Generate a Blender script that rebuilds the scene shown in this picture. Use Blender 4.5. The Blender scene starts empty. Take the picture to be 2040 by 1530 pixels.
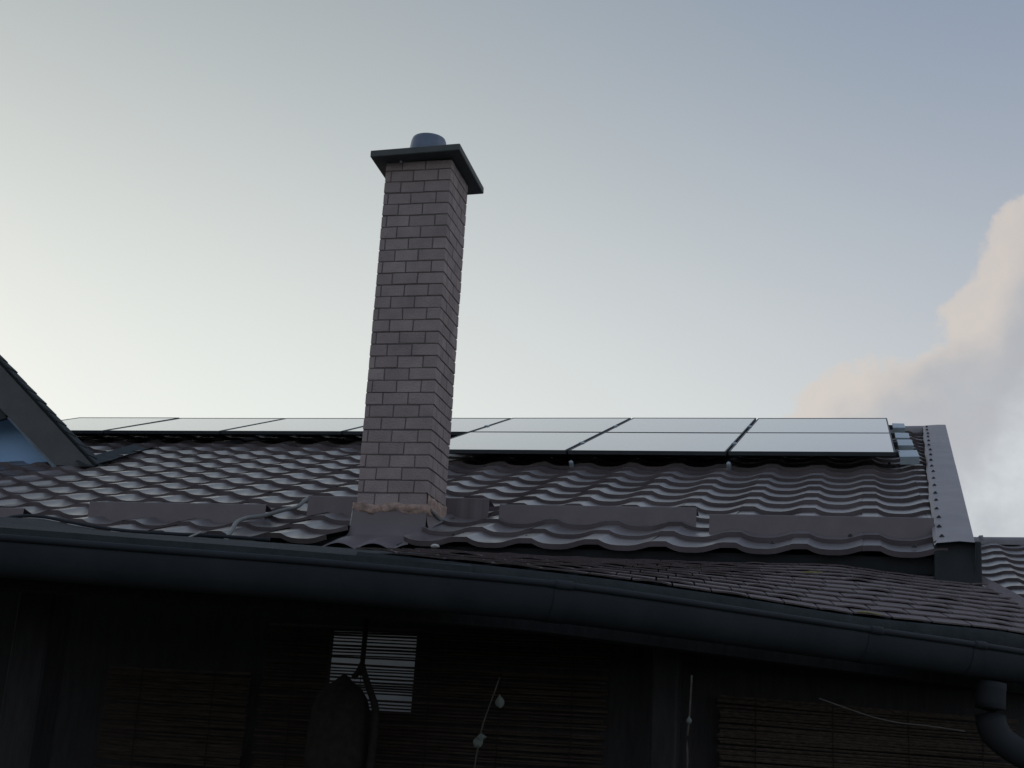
import bpy, math, random
from mathutils import Vector, Matrix, noise
random.seed(11)
D = bpy.data
scene = bpy.context.scene
COL = scene.collection
rad = math.radians

# ------------------------------------------------------------------ camera
cam = D.cameras.new('camera')
cam.sensor_width = 36.0
cam.lens = 36.0 * 2780.9 / 2040.0
cam.clip_start = 0.05
cam.clip_end = 6000
camo = D.objects.new('camera', cam)
COL.objects.link(camo)
yaw, pitch, roll = rad(-14.597), rad(16.296), rad(3.8755)
fw = Vector((math.sin(yaw) * math.cos(pitch), math.cos(yaw) * math.cos(pitch), math.sin(pitch)))
rt = Vector((math.cos(yaw), -math.sin(yaw), 0))
up = rt.cross(fw)
R = rt * math.cos(roll) + up * math.sin(roll)
U = -rt * math.sin(roll) + up * math.cos(roll)
camo.matrix_world = Matrix(((R.x, U.x, -fw.x, 0), (R.y, U.y, -fw.y, 0), (R.z, U.z, -fw.z, 0), (0, 0, 0, 1)))
scene.camera = camo

# ------------------------------------------------------------------ sky, sun, exposure
SUN_AZ, SUN_EL = rad(-50), rad(12)          # azimuth from +Y towards +X
world = D.worlds.new('World')
scene.world = world
world.use_nodes = True
nt = world.node_tree
nt.nodes.clear()

def wn(t, **kw):
    n = nt.nodes.new(t)
    for k, v in kw.items():
        setattr(n, k, v)
    return n

def wl(a, b):
    nt.links.new(a, b)

def wmath(op, a, b=None, c=None, clamp=False):
    n = wn('ShaderNodeMath', operation=op, use_clamp=clamp)
    for i, v in enumerate((a, b, c)):
        if v is None:
            continue
        if isinstance(v, (int, float)):
            n.inputs[i].default_value = v
        else:
            wl(v, n.inputs[i])
    return n.outputs[0]

def wdot(vec, n):
    d = wn('ShaderNodeVectorMath', operation='DOT_PRODUCT')
    wl(vec, d.inputs[0])
    d.inputs[1].default_value = n
    return d.outputs['Value']

def wsmooth(val, lo, hi):
    m = wn('ShaderNodeMapRange', interpolation_type='SMOOTHSTEP')
    wl(val, m.inputs['Value'])
    m.inputs['From Min'].default_value = lo
    m.inputs['From Max'].default_value = hi
    return m.outputs['Result']

def wmix(f, a, b):
    m = wn('ShaderNodeMix', data_type='RGBA')
    if isinstance(f, float):
        m.inputs['Factor'].default_value = f
    else:
        wl(f, m.inputs['Factor'])
    for i, v in (('A', a), ('B', b)):
        s = [q for q in m.inputs if q.name == i and q.type == 'RGBA'][0]
        if isinstance(v, tuple):
            s.default_value = (*v, 1)
        else:
            wl(v, s)
    return [q for q in m.outputs if q.type == 'RGBA'][0]

def wnoise(vec, scale, detail, rough=0.55, off=(0, 0, 0)):
    mp = wn('ShaderNodeMapping')
    mp.inputs['Location'].default_value = off
    wl(vec, mp.inputs['Vector'])
    n = wn('ShaderNodeTexNoise')
    wl(mp.outputs[0], n.inputs['Vector'])
    n.inputs['Scale'].default_value = scale
    n.inputs['Detail'].default_value = detail
    n.inputs['Roughness'].default_value = rough
    return n.outputs[0]

tc = wn('ShaderNodeTexCoord')
dirv = tc.outputs['Generated']
sky = wn('ShaderNodeTexSky', sky_type='NISHITA')
sky.sun_disc = False
sky.sun_elevation = SUN_EL
sky.sun_rotation = SUN_AZ
sky.air_density = 1.0
sky.dust_density = 3.0
sky.ozone_density = 1.2
# thin haze veil: brighter and whiter towards the horizon and towards the low sun
elev = wdot(dirv, (0, 0, 1))
sundir = (math.sin(SUN_AZ) * math.cos(SUN_EL), math.cos(SUN_AZ) * math.cos(SUN_EL), math.sin(SUN_EL))
sunside = wdot(dirv, sundir)
K = 10.7
haze_hi = wmix(wsmooth(sunside, 0.55, 0.98), (0.225 * K, 0.285 * K, 0.385 * K), (0.335 * K, 0.375 * K, 0.39 * K))
haze_lo = wmix(wsmooth(sunside, 0.45, 0.99), (0.53 * K, 0.55 * K, 0.58 * K), (0.80 * K, 0.835 * K, 0.80 * K))
haze = wmix(wsmooth(elev, 0.16, 0.62), haze_lo, haze_hi)
base = wmix(0.96, sky.outputs[0], haze)
# cloud bank standing over the right-hand side
cn = (-0.6744, -0.2256, 0.7031)
side = wdot(dirv, cn)
n1 = wnoise(dirv, 9.0, 3.0, 0.5, (3.1, 1.7, 0.4))
n2 = wnoise(dirv, 30.0, 8.0, 0.62, (0.3, 4.7, 2.4))
edge = wmath('ADD', side, wmath('MULTIPLY', wmath('SUBTRACT', n1, 0.50), 0.14))
edge = wmath('ADD', edge, wmath('MULTIPLY', wmath('SUBTRACT', n2, 0.5), 0.055))
depth_in = wmath('MULTIPLY', edge, -1.0)
mask = wmath('MULTIPLY', wsmooth(depth_in, 0.0, 0.011), wmath('ADD', wmath('MULTIPLY', n2, 0.5), 0.52), clamp=True)
n3 = wnoise(dirv, 11.0, 5.0, 0.55, (7.3, 2.2, 5.1))
inner = wmath('ADD', wmath('ADD', depth_in, wmath('MULTIPLY', wmath('SUBTRACT', n3, 0.5), 0.12)), wmath('MULTIPLY', wmath('SUBTRACT', n2, 0.5), 0.05))
c_low = wmix(wsmooth(n3, 0.38, 0.66), (0.42 * K, 0.45 * K, 0.49 * K), (0.66 * K, 0.70 * K, 0.72 * K))
c_mid = wmix(wsmooth(inner, 0.070, 0.125), (0.40 * K, 0.405 * K, 0.43 * K), c_low)
rim = wmix(wsmooth(inner, 0.012, 0.062), (0.64 * K, 0.565 * K, 0.505 * K), c_mid)
skycol = wmix(wmath('MULTIPLY', mask, 0.9), base, rim)
bg = wn('ShaderNodeBackground')
bg.inputs['Strength'].default_value = 0.10
wl(skycol, bg.inputs['Color'])
wo = wn('ShaderNodeOutputWorld')
wl(bg.outputs[0], wo.inputs['Surface'])

sl = D.lights.new('sun', 'SUN')
sl.energy = 2.0
sl.angle = rad(3.0)
sl.color = (1.0, 0.86, 0.70)
suno = D.objects.new('sun', sl)
COL.objects.link(suno)
suno.rotation_euler = Vector(sundir).to_track_quat('Z', 'Y').to_euler()
suno.location = (-30, 25, 12)

vs = scene.view_settings
vs.view_transform = 'Standard'
vs.look = 'None'
vs.gamma = 1.0
vs.use_curve_mapping = False
vs.exposure = 0.0

# ------------------------------------------------------------------ materials
def mat(name, col, rough=0.6, col2=None, scale=8.0, bump=0.0, bscale=40.0, metal=0.0, spec=0.5,
        rvar=0.0, stretch=(1, 1, 1), detail=5.0, island=0.0, coat=0.0, crough=0.16, cior=1.5):
    m = D.materials.new(name)
    m.use_nodes = True
    t = m.node_tree
    b = t.nodes['Principled BSDF']
    b.inputs['Roughness'].default_value = rough
    b.inputs['Metallic'].default_value = metal
    b.inputs['Specular IOR Level'].default_value = spec
    b.inputs['Coat Weight'].default_value = coat
    b.inputs['Coat Roughness'].default_value = crough
    b.inputs['Coat IOR'].default_value = cior
    geo = t.nodes.new('ShaderNodeNewGeometry')
    mp = t.nodes.new('ShaderNodeMapping')
    mp.inputs['Scale'].default_value = stretch
    t.links.new(geo.outputs['Position'], mp.inputs['Vector'])
    nz = t.nodes.new('ShaderNodeTexNoise')
    nz.inputs['Scale'].default_value = scale
    nz.inputs['Detail'].default_value = detail
    nz.inputs['Roughness'].default_value = 0.62
    t.links.new(mp.outputs[0], nz.inputs['Vector'])
    c2 = col2 or tuple(c * 0.72 for c in col)
    cr = t.nodes.new('ShaderNodeValToRGB')
    cr.color_ramp.elements[0].position = 0.33
    cr.color_ramp.elements[0].color = (*c2, 1)
    cr.color_ramp.elements[1].position = 0.68
    cr.color_ramp.elements[1].color = (*col, 1)
    t.links.new(nz.outputs[0], cr.inputs[0])
    out = cr.outputs[0]
    if island > 0:
        oi = t.nodes.new('ShaderNodeObjectInfo')
        hsv = t.nodes.new('ShaderNodeHueSaturation')
        mr = t.nodes.new('ShaderNodeMapRange')
        mr.inputs['To Min'].default_value = 1 - island
        mr.inputs['To Max'].default_value = 1 + island
        t.links.new(oi.outputs['Random'], mr.inputs['Value'])
        t.links.new(mr.outputs[0], hsv.inputs['Value'])
        t.links.new(out, hsv.inputs['Color'])
        out = hsv.outputs[0]
    t.links.new(out, b.inputs['Base Color'])
    if rvar > 0:
        mr2 = t.nodes.new('ShaderNodeMapRange')
        mr2.inputs['To Min'].default_value = max(0.02, rough - rvar)
        mr2.inputs['To Max'].default_value = min(1, rough + rvar)
        t.links.new(nz.outputs[0], mr2.inputs['Value'])
        t.links.new(mr2.outputs[0], b.inputs['Roughness'])
    if bump > 0:
        nb = t.nodes.new('ShaderNodeTexNoise')
        nb.inputs['Scale'].default_value = bscale
        nb.inputs['Detail'].default_value = 6
        t.links.new(mp.outputs[0], nb.inputs['Vector'])
        bp = t.nodes.new('ShaderNodeBump')
        bp.inputs['Strength'].default_value = bump
        bp.inputs['Distance'].default_value = 0.01
        t.links.new(nb.outputs[0], bp.inputs['Height'])
        t.links.new(bp.outputs[0], b.inputs['Normal'])
    return m

M_TILE = mat('brown_tile_metal', (0.145, 0.124, 0.134), 0.40, (0.095, 0.081, 0.088), 4.5, 0.14, 80, rvar=0.12, island=0.15, spec=0.6, coat=0.65, crough=0.24)
M_TRIM = mat('brown_trim_metal', (0.290, 0.268, 0.280), 0.5, (0.215, 0.197, 0.208), 5, 0.10, 60, rvar=0.08)
M_GUARD = mat('brown_guard_sheet', (0.150, 0.130, 0.142), 0.55, (0.125, 0.107, 0.118), 7, 0.05, 50)
M_DARK = mat('dark_fascia_paint', (0.028, 0.036, 0.042), 0.65, (0.020, 0.026, 0.031), 9, 0.1, 60, spec=0.3)
M_SCREW = mat('black_screw', (0.008, 0.008, 0.008), 0.5)
M_BRICK = mat('brown_brick', (0.345, 0.292, 0.292), 0.92, (0.265, 0.224, 0.226), 7, 0.6, 110, island=0.10, spec=0.3)
M_JOINT = mat('dark_mortar', (0.150, 0.130, 0.130), 0.95, None, 30, 0.4, 150)
M_RENDER = mat('pinkish_mortar', (0.46, 0.33, 0.28), 0.95, (0.25, 0.19, 0.17), 22, 0.8, 70)
M_CAP = mat('dark_concrete_cap', (0.085, 0.100, 0.100), 0.75, (0.065, 0.078, 0.080), 12, 0.3, 80)
M_POT = mat('blue_grey_flue', (0.15, 0.19, 0.26), 0.42, (0.11, 0.14, 0.19), 10, 0.05, 50, metal=0.3)
M_LEAD = mat('bluish_lead', (0.22, 0.26, 0.28), 0.5, (0.15, 0.18, 0.2), 18, 0.2, 60, metal=0.3)
M_GLASS = mat('panel_glass', (0.150, 0.147, 0.165), 0.09, (0.125, 0.123, 0.140), 1.3, spec=1.0, coat=1.0, crough=0.07, cior=1.8)
M_FRAME = mat('panel_frame', (0.045, 0.056, 0.064), 0.5, metal=0.2)
M_ZINC = mat('pale_zinc', (0.42, 0.50, 0.56), 0.38, (0.34, 0.41, 0.46), 12, metal=0.55)
M_BOARD = mat('dormer_board', (0.100, 0.108, 0.110), 0.7, (0.080, 0.087, 0.090), 6, 0.15, 40, spec=0.3)
M_BLUE = mat('blue_wall_paint', (0.31, 0.52, 0.82), 0.7, (0.28, 0.48, 0.76), 5, 0.15, 60)
M_BLUETRIM = mat('blue_grey_trim', (0.20, 0.27, 0.34), 0.6, None, 8)
M_SHINGLE = mat('brown_shingle', (0.205, 0.178, 0.188), 0.92, (0.160, 0.138, 0.146), 60, 0.5, 250, island=0.05, spec=0.25)
M_FELT = mat('dark_roof_felt', (0.045, 0.055, 0.062), 0.9, (0.030, 0.038, 0.044), 10, 0.3, 70, spec=0.15)
M_GUTTER = mat('grey_gutter_plastic', (0.032, 0.039, 0.048), 0.75, (0.022, 0.028, 0.036), 5, 0.15, 30, rvar=0.08, spec=0.2)
M_PIPE = mat('dark_pipe_plastic', (0.026, 0.030, 0.036), 0.75, None, 4, 0.05, 40, spec=0.2)
M_PORCH = mat('dark_stained_wood', (0.040, 0.040, 0.044), 0.8, (0.026, 0.026, 0.029), 6, 0.3, 50, stretch=(6, 6, 1), spec=0.2)
M_REED = mat('brown_reed', (0.085, 0.068, 0.056), 0.9, (0.038, 0.031, 0.028), 25, stretch=(0.3, 4, 4), spec=0.15)
M_WICKER = mat('dark_wicker', (0.034, 0.030, 0.029), 0.9, (0.022, 0.019, 0.018), 30, spec=0.15)
M_PLASTER = mat('pale_plaster', (0.38, 0.395, 0.39), 0.9, (0.32, 0.335, 0.33), 4, 0.3, 60)
M_LEAF = mat('pale_dry_leaf', (0.15, 0.178, 0.168), 0.85, (0.10, 0.118, 0.11), 30, spec=0.15)
M_STEM = mat('dry_stem', (0.090, 0.082, 0.074), 0.9, (0.06, 0.054, 0.05), 30, spec=0.15)
M_CABLE = mat('grey_cable_sheath', (0.17, 0.185, 0.19), 0.55, None, 20)
M_STRAW = mat('yellow_straw', (0.36, 0.32, 0.13), 0.85, None, 30, spec=0.2)
M_WHITE = mat('off_white_scrap', (0.62, 0.63, 0.62), 0.8, None, 30)
M_GROUND = mat('lawn_soil', (0.07, 0.075, 0.04), 0.95, (0.04, 0.045, 0.025), 1.5, 0.5, 6)

# ------------------------------------------------------------------ helpers
def mesh(name, verts, faces, m, smooth=False):
    me = D.meshes.new(name)
    me.from_pydata([tuple(v) for v in verts], [], faces)
    me.update()
    if smooth:
        me.polygons.foreach_set('use_smooth', [True] * len(me.polygons))
    me.materials.append(m)
    return me

def link(name, me, parent=None, loc=(0, 0, 0), rot=None, sc=1.0):
    o = D.objects.new(name, me)
    o.scale = (sc, sc, sc)
    COL.objects.link(o)
    o.location = loc
    if rot is not None:
        o.rotation_euler = rot
    if parent is not None:
        o.parent = parent
        if parent.type == 'EMPTY':
            o.matrix_parent_inverse = Matrix.Translation(-parent.location)
    return o

def empty(name, loc):
    o = D.objects.new(name, None)
    COL.objects.link(o)
    o.location = loc
    o.empty_display_size = 0.2
    return o

def tag(o, label=None, cat=None, group=None, kind=None):
    if label: o['label'] = label
    if cat: o['category'] = cat
    if group: o['group'] = group
    if kind: o['kind'] = kind
    return o

class MB:
    def __init__(s):
        s.v = []; s.f = []
    def add(s, vs_, fs_):
        n = len(s.v); s.v += [Vector(q) for q in vs_]; s.f += [tuple(i + n for i in q) for q in fs_]
        return s
    def hexa(s, p):      # 8 points: bottom 4 ccw, top 4 ccw
        return s.add(p, [(3, 2, 1, 0), (4, 5, 6, 7), (0, 1, 5, 4), (1, 2, 6, 5), (2, 3, 7, 6), (3, 0, 4, 7)])
    def box(s, a, b):
        (x0, y0, z0), (x1, y1, z1) = a, b
        return s.hexa([(x0, y0, z0), (x1, y0, z0), (x1, y1, z0), (x0, y1, z0), (x0, y0, z1), (x1, y0, z1), (x1, y1, z1), (x0, y1, z1)])
    def bevbox(s, a, b, c=0.003):     # box with chamfered edges, 24 verts
        (x0, y0, z0), (x1, y1, z1) = a, b
        P = []
        idx = {}
        for i, x in enumerate((x0, x1)):
            for j, y in enumerate((y0, y1)):
                for k, z in enumerate((z0, z1)):
                    sx, sy, sz = (1 - 2 * i), (1 - 2 * j), (1 - 2 * k)
                    idx[i, j, k, 'x'] = len(P); P.append((x, y + sy * c, z + sz * c))
                    idx[i, j, k, 'y'] = len(P); P.append((x + sx * c, y, z + sz * c))
                    idx[i, j, k, 'z'] = len(P); P.append((x + sx * c, y + sy * c, z))
        Fc = []
        for i in (0, 1):
            q = [idx[i, 0, 0, 'x'], idx[i, 1, 0, 'x'], idx[i, 1, 1, 'x'], idx[i, 0, 1, 'x']]
            Fc.append(q if i else q[::-1])
            q = [idx[0, i, 0, 'y'], idx[1, i, 0, 'y'], idx[1, i, 1, 'y'], idx[0, i, 1, 'y']]
            Fc.append(q[::-1] if i else q)
            q = [idx[0, 0, i, 'z'], idx[1, 0, i, 'z'], idx[1, 1, i, 'z'], idx[0, 1, i, 'z']]
            Fc.append(q if i else q[::-1])
        for i in (0, 1):
            for j in (0, 1):
                Fc.append([idx[i, j, 0, 'x'], idx[i, j, 1, 'x'], idx[i, j, 1, 'y'], idx[i, j, 0, 'y']])
                Fc.append([idx[i, 0, j, 'x'], idx[i, 1, j, 'x'], idx[i, 1, j, 'z'], idx[i, 0, j, 'z']])
                Fc.append([idx[0, i, j, 'y'], idx[1, i, j, 'y'], idx[1, i, j, 'z'], idx[0, i, j, 'z']])
                for k in (0, 1):
                    Fc.append([idx[i, j, k, 'x'], idx[i, j, k, 'y'], idx[i, j, k, 'z']])
        return s.add(P, Fc)
    def tube(s, pts, r, n=8, caps=True):
        pts = [Vector(p) for p in pts]
        rings = []
        for i, p in enumerate(pts):
            t = (pts[min(i + 1, len(pts) - 1)] - pts[max(i - 1, 0)]).normalized()
            a = t.cross(Vector((0, 0, 1)))
            if a.length < 1e-3: a = t.cross(Vector((0, 1, 0)))
            a.normalize(); b = a.cross(t)
            rr = r[i] if isinstance(r, (list, tuple)) else r
            rings.append([p + a * math.cos(2 * math.pi * k / n) * rr + b * math.sin(2 * math.pi * k / n) * rr for k in range(n)])
        vs_ = [q for g in rings for q in g]
        fs_ = []
        for i in range(len(rings) - 1):
            for k in range(n):
                fs_.append((i * n + k, i * n + (k + 1) % n, (i + 1) * n + (k + 1) % n, (i + 1) * n + k))
        if caps:
            fs_.append(tuple(range(n - 1, -1, -1))); fs_.append(tuple(range((len(rings) - 1) * n, len(rings) * n)))
        return s.add(vs_, fs_)
    def lathe(s, prof, c, n=24):   # prof: (r, z) list
        vs_ = [(c[0] + r * math.cos(2 * math.pi * k / n), c[1] + r * math.sin(2 * math.pi * k / n), c[2] + z) for r, z in prof for k in range(n)]
        fs_ = [(i * n + k, i * n + (k + 1) % n, (i + 1) * n + (k + 1) % n, (i + 1) * n + k) for i in range(len(prof) - 1) for k in range(n)]
        return s.add(vs_, fs_)
    def grid(s, rows):
        n = len(rows[0])
        return s.add([q for r_ in rows for q in r_], [(i * n + k, i * n + k + 1, (i + 1) * n + k + 1, (i + 1) * n + k) for i in range(len(rows) - 1) for k in range(n - 1)])
    def build(s, name, m, parent=None, smooth=False):
        return link(name, mesh(name, s.v, s.f, m, smooth), parent)

def lerp(a, b, t):
    return a + (b - a) * t

def along(pts, t):      # point on polyline by fraction of its first coordinate index
    x = t * (len(pts) - 1)
    i = min(int(x), len(pts) - 2)
    return Vector(pts[i]).lerp(Vector(pts[i + 1]), x - i)

def resample(pts, n):   # even resampling with Catmull smoothing
    P = [Vector(p) for p in pts]
    dense = []
    for i in range(len(P) - 1):
        p0, p1, p2, p3 = P[max(i - 1, 0)], P[i], P[i + 1], P[min(i + 2, len(P) - 1)]
        for k in range(12):
            t = k / 12
            dense.append(0.5 * ((2 * p1) + (p2 - p0) * t + (2 * p0 - 5 * p1 + 4 * p2 - p3) * t * t + (3 * p1 - p0 - 3 * p2 + p3) * t ** 3))
    dense.append(P[-1])
    L = [0]
    for a, b in zip(dense, dense[1:]): L.append(L[-1] + (b - a).length)
    out = []; j = 0
    for k in range(n):
        d = L[-1] * k / (n - 1)
        while j < len(L) - 2 and L[j + 1] < d: j += 1
        out.append(dense[j].lerp(dense[j + 1], min(1, (d - L[j]) / max(1e-9, L[j + 1] - L[j]))))
    return out

# ------------------------------------------------------------------ ground
GZ = -1.65
g = MB()
g.add([(-900, -900, GZ), (900, -900, GZ), (900, 900, GZ), (-900, 900, GZ)], [(0, 1, 2, 3)])
tag(g.build('ground', M_GROUND), kind='structure')

# ------------------------------------------------------------------ main house
AL = rad(19.86)
S = Vector((0, math.cos(AL), math.sin(AL)))       # up the slope
N = Vector((0, -math.sin(AL), math.cos(AL)))
PO = Vector((-6.6585, 12.4142, 3.4146))           # top edge of the panel field, plane of the panels
RO = PO - N * 0.15                                # plane of the tile troughs
S_EAVE, S_RIDGE = 6.24, -0.16
def rp(x, s, n=0.0):                              # point on the roof: x, distance down the slope, height above it
    p = RO - S * s + N * n
    return Vector((x, p.y, p.z))

house = empty('house', (-4, 7.4, GZ))
tag(house, 'long low house with brown metal tile roof and tall brick chimney', 'house')
XL = -16.0
def verge_x(s):                                   # inner edge of the verge flashing
    return lerp(0.555, 0.335, (s - S_RIDGE) / (S_EAVE - S_RIDGE))

# walls
b = MB(); b.box((XL, 7.15, GZ), (0.42, 7.4, 1.22)); b.build('wall', M_PLASTER, house)
ridge = rp(0, S_RIDGE)
b = MB()
b.add([(0.17, 7.41, GZ), (0.42, 7.41, GZ), (0.42, 18.2, GZ), (0.17, 18.2, GZ),
       (0.17, 7.41, 1.25), (0.42, 7.41, 1.25), (0.42, 18.2, 1.25), (0.17, 18.2, 1.25),
       (0.17, ridge.y, ridge.z - 0.2), (0.42, ridge.y, ridge.z - 0.2)],
      [(0, 1, 5, 4), (1, 2, 6, 9, 5), (3, 0, 4, 8, 7), (2, 3, 7, 6), (4, 5, 9, 8), (6, 7, 8, 9), (3, 2, 1, 0)])
b.build('gable_wall', M_PLASTER, house)

# roof deck (under the tiles) and rear slope
b = MB()
r0, r1 = rp(0, S_EAVE - 0.06, -0.012), rp(0, S_RIDGE, -0.012)
q0, q1 = rp(0, S_EAVE - 0.06, -0.09), rp(0, S_RIDGE, -0.09)
yb = 2 * r1.y - r0.y
x1 = 0.44
x2 = 0.67
b.add([(XL, r0.y, r0.z), (x1, r0.y, r0.z), (x2, r1.y, r1.z), (XL, r1.y, r1.z), (XL, yb, r0.z), (x2, yb, r0.z),
       (XL, q0.y, q0.z), (x1, q0.y, q0.z), (x2, q1.y, q1.z), (XL, q1.y, q1.z), (XL, yb, q0.z), (x2, yb, q0.z)],
      [(0, 1, 2, 3), (3, 2, 5, 4), (7, 6, 9, 8), (8, 9, 10, 11), (0, 6, 7, 1), (1, 7, 8, 2), (2, 8, 11, 5), (4, 5, 11, 10), (0, 3, 9, 6), (3, 4, 10, 9)])
roof = b.build('roof', M_DARK, house)
# fascia below the eave and its return at the corner
b = MB(); b.bevbox((XL, 6.70, 0.985), (0.535, 6.735, 1.17), 0.004); b.build('fascia', M_DARK, house)
b = MB(); b.box((XL, 6.74, 0.995), (0.50, 7.14, 1.01)); b.build('soffit', M_DARK, house)

# tiles -----------------------------------------------------------------
LAM, STEP, LIP = 0.330, 0.305, 0.0225
X0 = 0.009
PROF = [(0, .031), (.05, .034), (.22, .035), (.245, .034), (.26, .029), (.34, .013), (.42, .004), (.52, .0), (.68, .0), (.78, .005), (.87, .015), (.95, .026), (1, .031)]
def tile_mesh(name, w, xa=0.0):
    P = [(t * LAM, h) for t, h in PROF if xa <= t * LAM < w - 1e-4]
    for (ta, ha), (tb, hb) in zip(PROF, PROF[1:]):
        if ta * LAM < w - 1e-4 <= tb * LAM + 1e-4:
            P.append((w, lerp(ha, hb, (w / LAM - ta) / (tb - ta))))
    n = len(P)
    v = []; f = []
    for x, h in P: v.append((x, 0.0, h + LIP))
    for x, h in P: v.append((x, STEP + 0.02, h - 0.0015))
    for x, h in P: v.append((x, -0.001, h + LIP - 0.001))
    for x, h in P: v.append((x, 0.003, h - 0.004))
    for i in range(n - 1):
        f.append((i, i + 1, n + i + 1, n + i))
        f.append((3 * n + i, 3 * n + i + 1, 2 * n + i + 1, 2 * n + i))
    return mesh(name, v, f, M_TILE, True)
PROF = [(t, h * 0.76) for t, h in PROF]
TILE = tile_mesh('tile', LAM)
rest = MB()
nrows = int((S_EAVE - S_RIDGE) / STEP) + 1
ntile = 0
for i in range(nrows):
    s = S_EAVE - i * STEP
    if s < S_RIDGE + 0.1: break
    for k in range(-48, 3):
        x = X0 + k * LAM
        w = min(LAM, verge_x(s) + 0.05 - x)
        if w < 0.03: continue
        xc = x + LAM / 2
        if s > 5.75 and x + w > -2.60 and x < -2.35: continue      # covered by the chimney apron
        vis = (s > 2.45 and xc > -3.4) or s > 1.35 or xc > 0.1
        left = lerp(-7.25, -4.75, (s - 2.2) / (S_EAVE - 2.2))
        if s < 2.2: left = -7.4
        vis = vis and xc > left
        # behind the chimney and under the dormer nothing shows
        if -6.95 < xc < -6.2 and s < 2.9: vis = False
        if vis:
            me = TILE if w >= LAM - 1e-5 else tile_mesh('edge_tile', w)
            if s > 5.75 and -2.35 < x < -2.25: me = tile_mesh('cut_tile', LAM, 0.075)
            dz = random.uniform(-0.0022, 0.0022)
            o = link('tile', me, roof, rp(x, s, dz), (AL + random.uniform(-0.008, 0.008), random.uniform(-0.007, 0.007), random.uniform(-0.006, 0.006)))
            ntile += 1
        else:
            me = TILE if w >= LAM - 1e-5 else None
            if me is None: continue
            base = rp(x, s)
            rest.add([base + Vector((q.co.x, 0, 0)) + S * q.co.y + N * q.co.z for q in me.vertices], [tuple(p.vertices) for p in me.polygons])
o = rest.build('tile_field', M_TILE, roof, True)
tag(o, kind='stuff')
print('tiles', ntile)

# ridge cap
b = MB()
n = 10
prof = [(math.cos(math.pi * k / n), math.sin(math.pi * k / n)) for k in range(n + 1)]
for j in range(40):
    xa = 0.60 - j * 0.42; xb = xa - 0.44
    ra, rb = 0.080, 0.074
    rows = [[Vector((xx, ridge.y + c * rr_, ridge.z - 0.015 + s_ * rr_ * 1.05)) for c, s_ in prof] for xx, rr_ in ((xa, ra), (xb, rb))]
    b.grid(rows)
b.build('ridge_cap', M_TRIM, house, True)

# verge flashing: two lapped lengths, flange on the tiles, flat top, drop on the gable side
def verge(sa, sb, lift, name):
    b = MB()
    rows = []
    ns = 14
    for i in range(ns + 1):
        s = lerp(sa, sb, i / ns)
        xi = verge_x(s); w = lerp(0.185, 0.165, (s - S_RIDGE) / 6.4)
        wob = 0.0015 * math.sin(s * 5.1) + 0.001 * math.sin(s * 13)
        rows.append([rp(xi - 0.012 + wob * 2, s, 0.058 + lift + wob), rp(xi, s, 0.070 + lift + wob), rp(xi + 0.03, s, 0.073 + lift + wob),
                     rp(xi + w * 0.6, s, 0.080 + lift + wob * 1.5), rp(xi + w, s, 0.077 + lift), rp(xi + w + 0.002, s, 0.066 + lift), rp(xi + w + 0.002, s, -0.13)])
    b.grid(rows)
    return b.build(name, M_TRIM, house, False)
v1 = verge(S_RIDGE - 0.02, 3.18, 0.000, 'verge_flashing')
v2 = verge(3.10, S_EAVE + 0.04, 0.004, 'verge_flashing')
SCREW = MB().lathe([(0.0001, 0.012), (0.006, 0.011), (0.008, 0.005), (0.0125, 0.004), (0.013, -0.002)], (0, 0, 0), 8)
SCREW = mesh('screw', SCREW.v, SCREW.f, M_SCREW, True)
s = S_EAVE - 0.13
k = 0
while s > S_RIDGE:
    link('screw', SCREW, v2 if s > 3.14 else v1, rp(verge_x(s) + 0.022 + random.uniform(-.004, .004), s, 0.077), (AL, 0, 0), 0.95)
    s -= 0.34 + random.uniform(-0.06, 0.05)
for x_, s_ in ((0.20, 2.62), (0.23, 2.82), (0.27, 3.02), (-1.62, 6.11), (-0.41, 6.12), (-0.05, 5.86), (0.24, 6.13), (-2.0, 6.1)):
    t = ((x_ - X0) / LAM) % 1
    link('roof_screw', SCREW, roof, rp(x_, s_, 0.03), (AL, 0, 0))

# dark closing board at the verge foot and along the gable
b = MB(); b.bevbox((0.325, 6.585, 1.03), (0.530, 6.695, 1.231), 0.004); b.build('verge_end', M_DARK, house)
b = MB(); pa, pb_ = rp(0.47, S_EAVE - 0.05), rp(0.70, S_RIDGE)
b.hexa([pa + Vector((0, 0, -0.16)), pa + Vector((0.03, 0, -0.16)), pb_ + Vector((0.03, 0, -0.16)), pb_ + Vector((0, 0, -0.16)), pa + Vector((0, 0, 0.06)), pa + Vector((0.03, 0, 0.06)), pb_ + Vector((0.03, 0, 0.06)), pb_ + Vector((0, 0, 0.06))])
b.build('gable_board', M_DARK, house)

# chimney ----------------------------------------------------------------
CX0, CX1, CY0, CY1 = -2.614, -2.224, 6.92, 7.272
LEAN = -0.010                                     # the shaft leans a little to the left
CZ0, CZ1 = 1.418, 3.43
ch = MB().box((CX0 + 0.0035, CY0 + 0.0035, 1.05), (CX1 - 0.0035, CY1 - 0.0035, CZ1 - 0.004))
for q in ch.v: q.x += LEAN * max(0, q.z - CZ0)
ch = ch.build('chimney', M_JOINT, house)
tag(ch, 'tall slender chimney of small dark brown bricks with a flat cap')
COURSE = 0.0697
def brick(a, c):
    b = MB(); b.bevbox(a, c, 0.0022)
    for q in b.v:
        q.x += LEAN * max(0, q.z - CZ0)
        d = noise.noise(q * 31) * 0.0022
        q += Vector((d, d * 0.7, noise.noise(q * 23 + Vector((5, 5, 5))) * 0.002))
    b.build('brick', M_BRICK, ch)
J = 0.0062
def face_bricks(nrow, splits, fn, z):
    cuts = [0] + splits + [1]
    for a, c in zip(cuts, cuts[1:]):
        fn(a, c, z)
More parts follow.
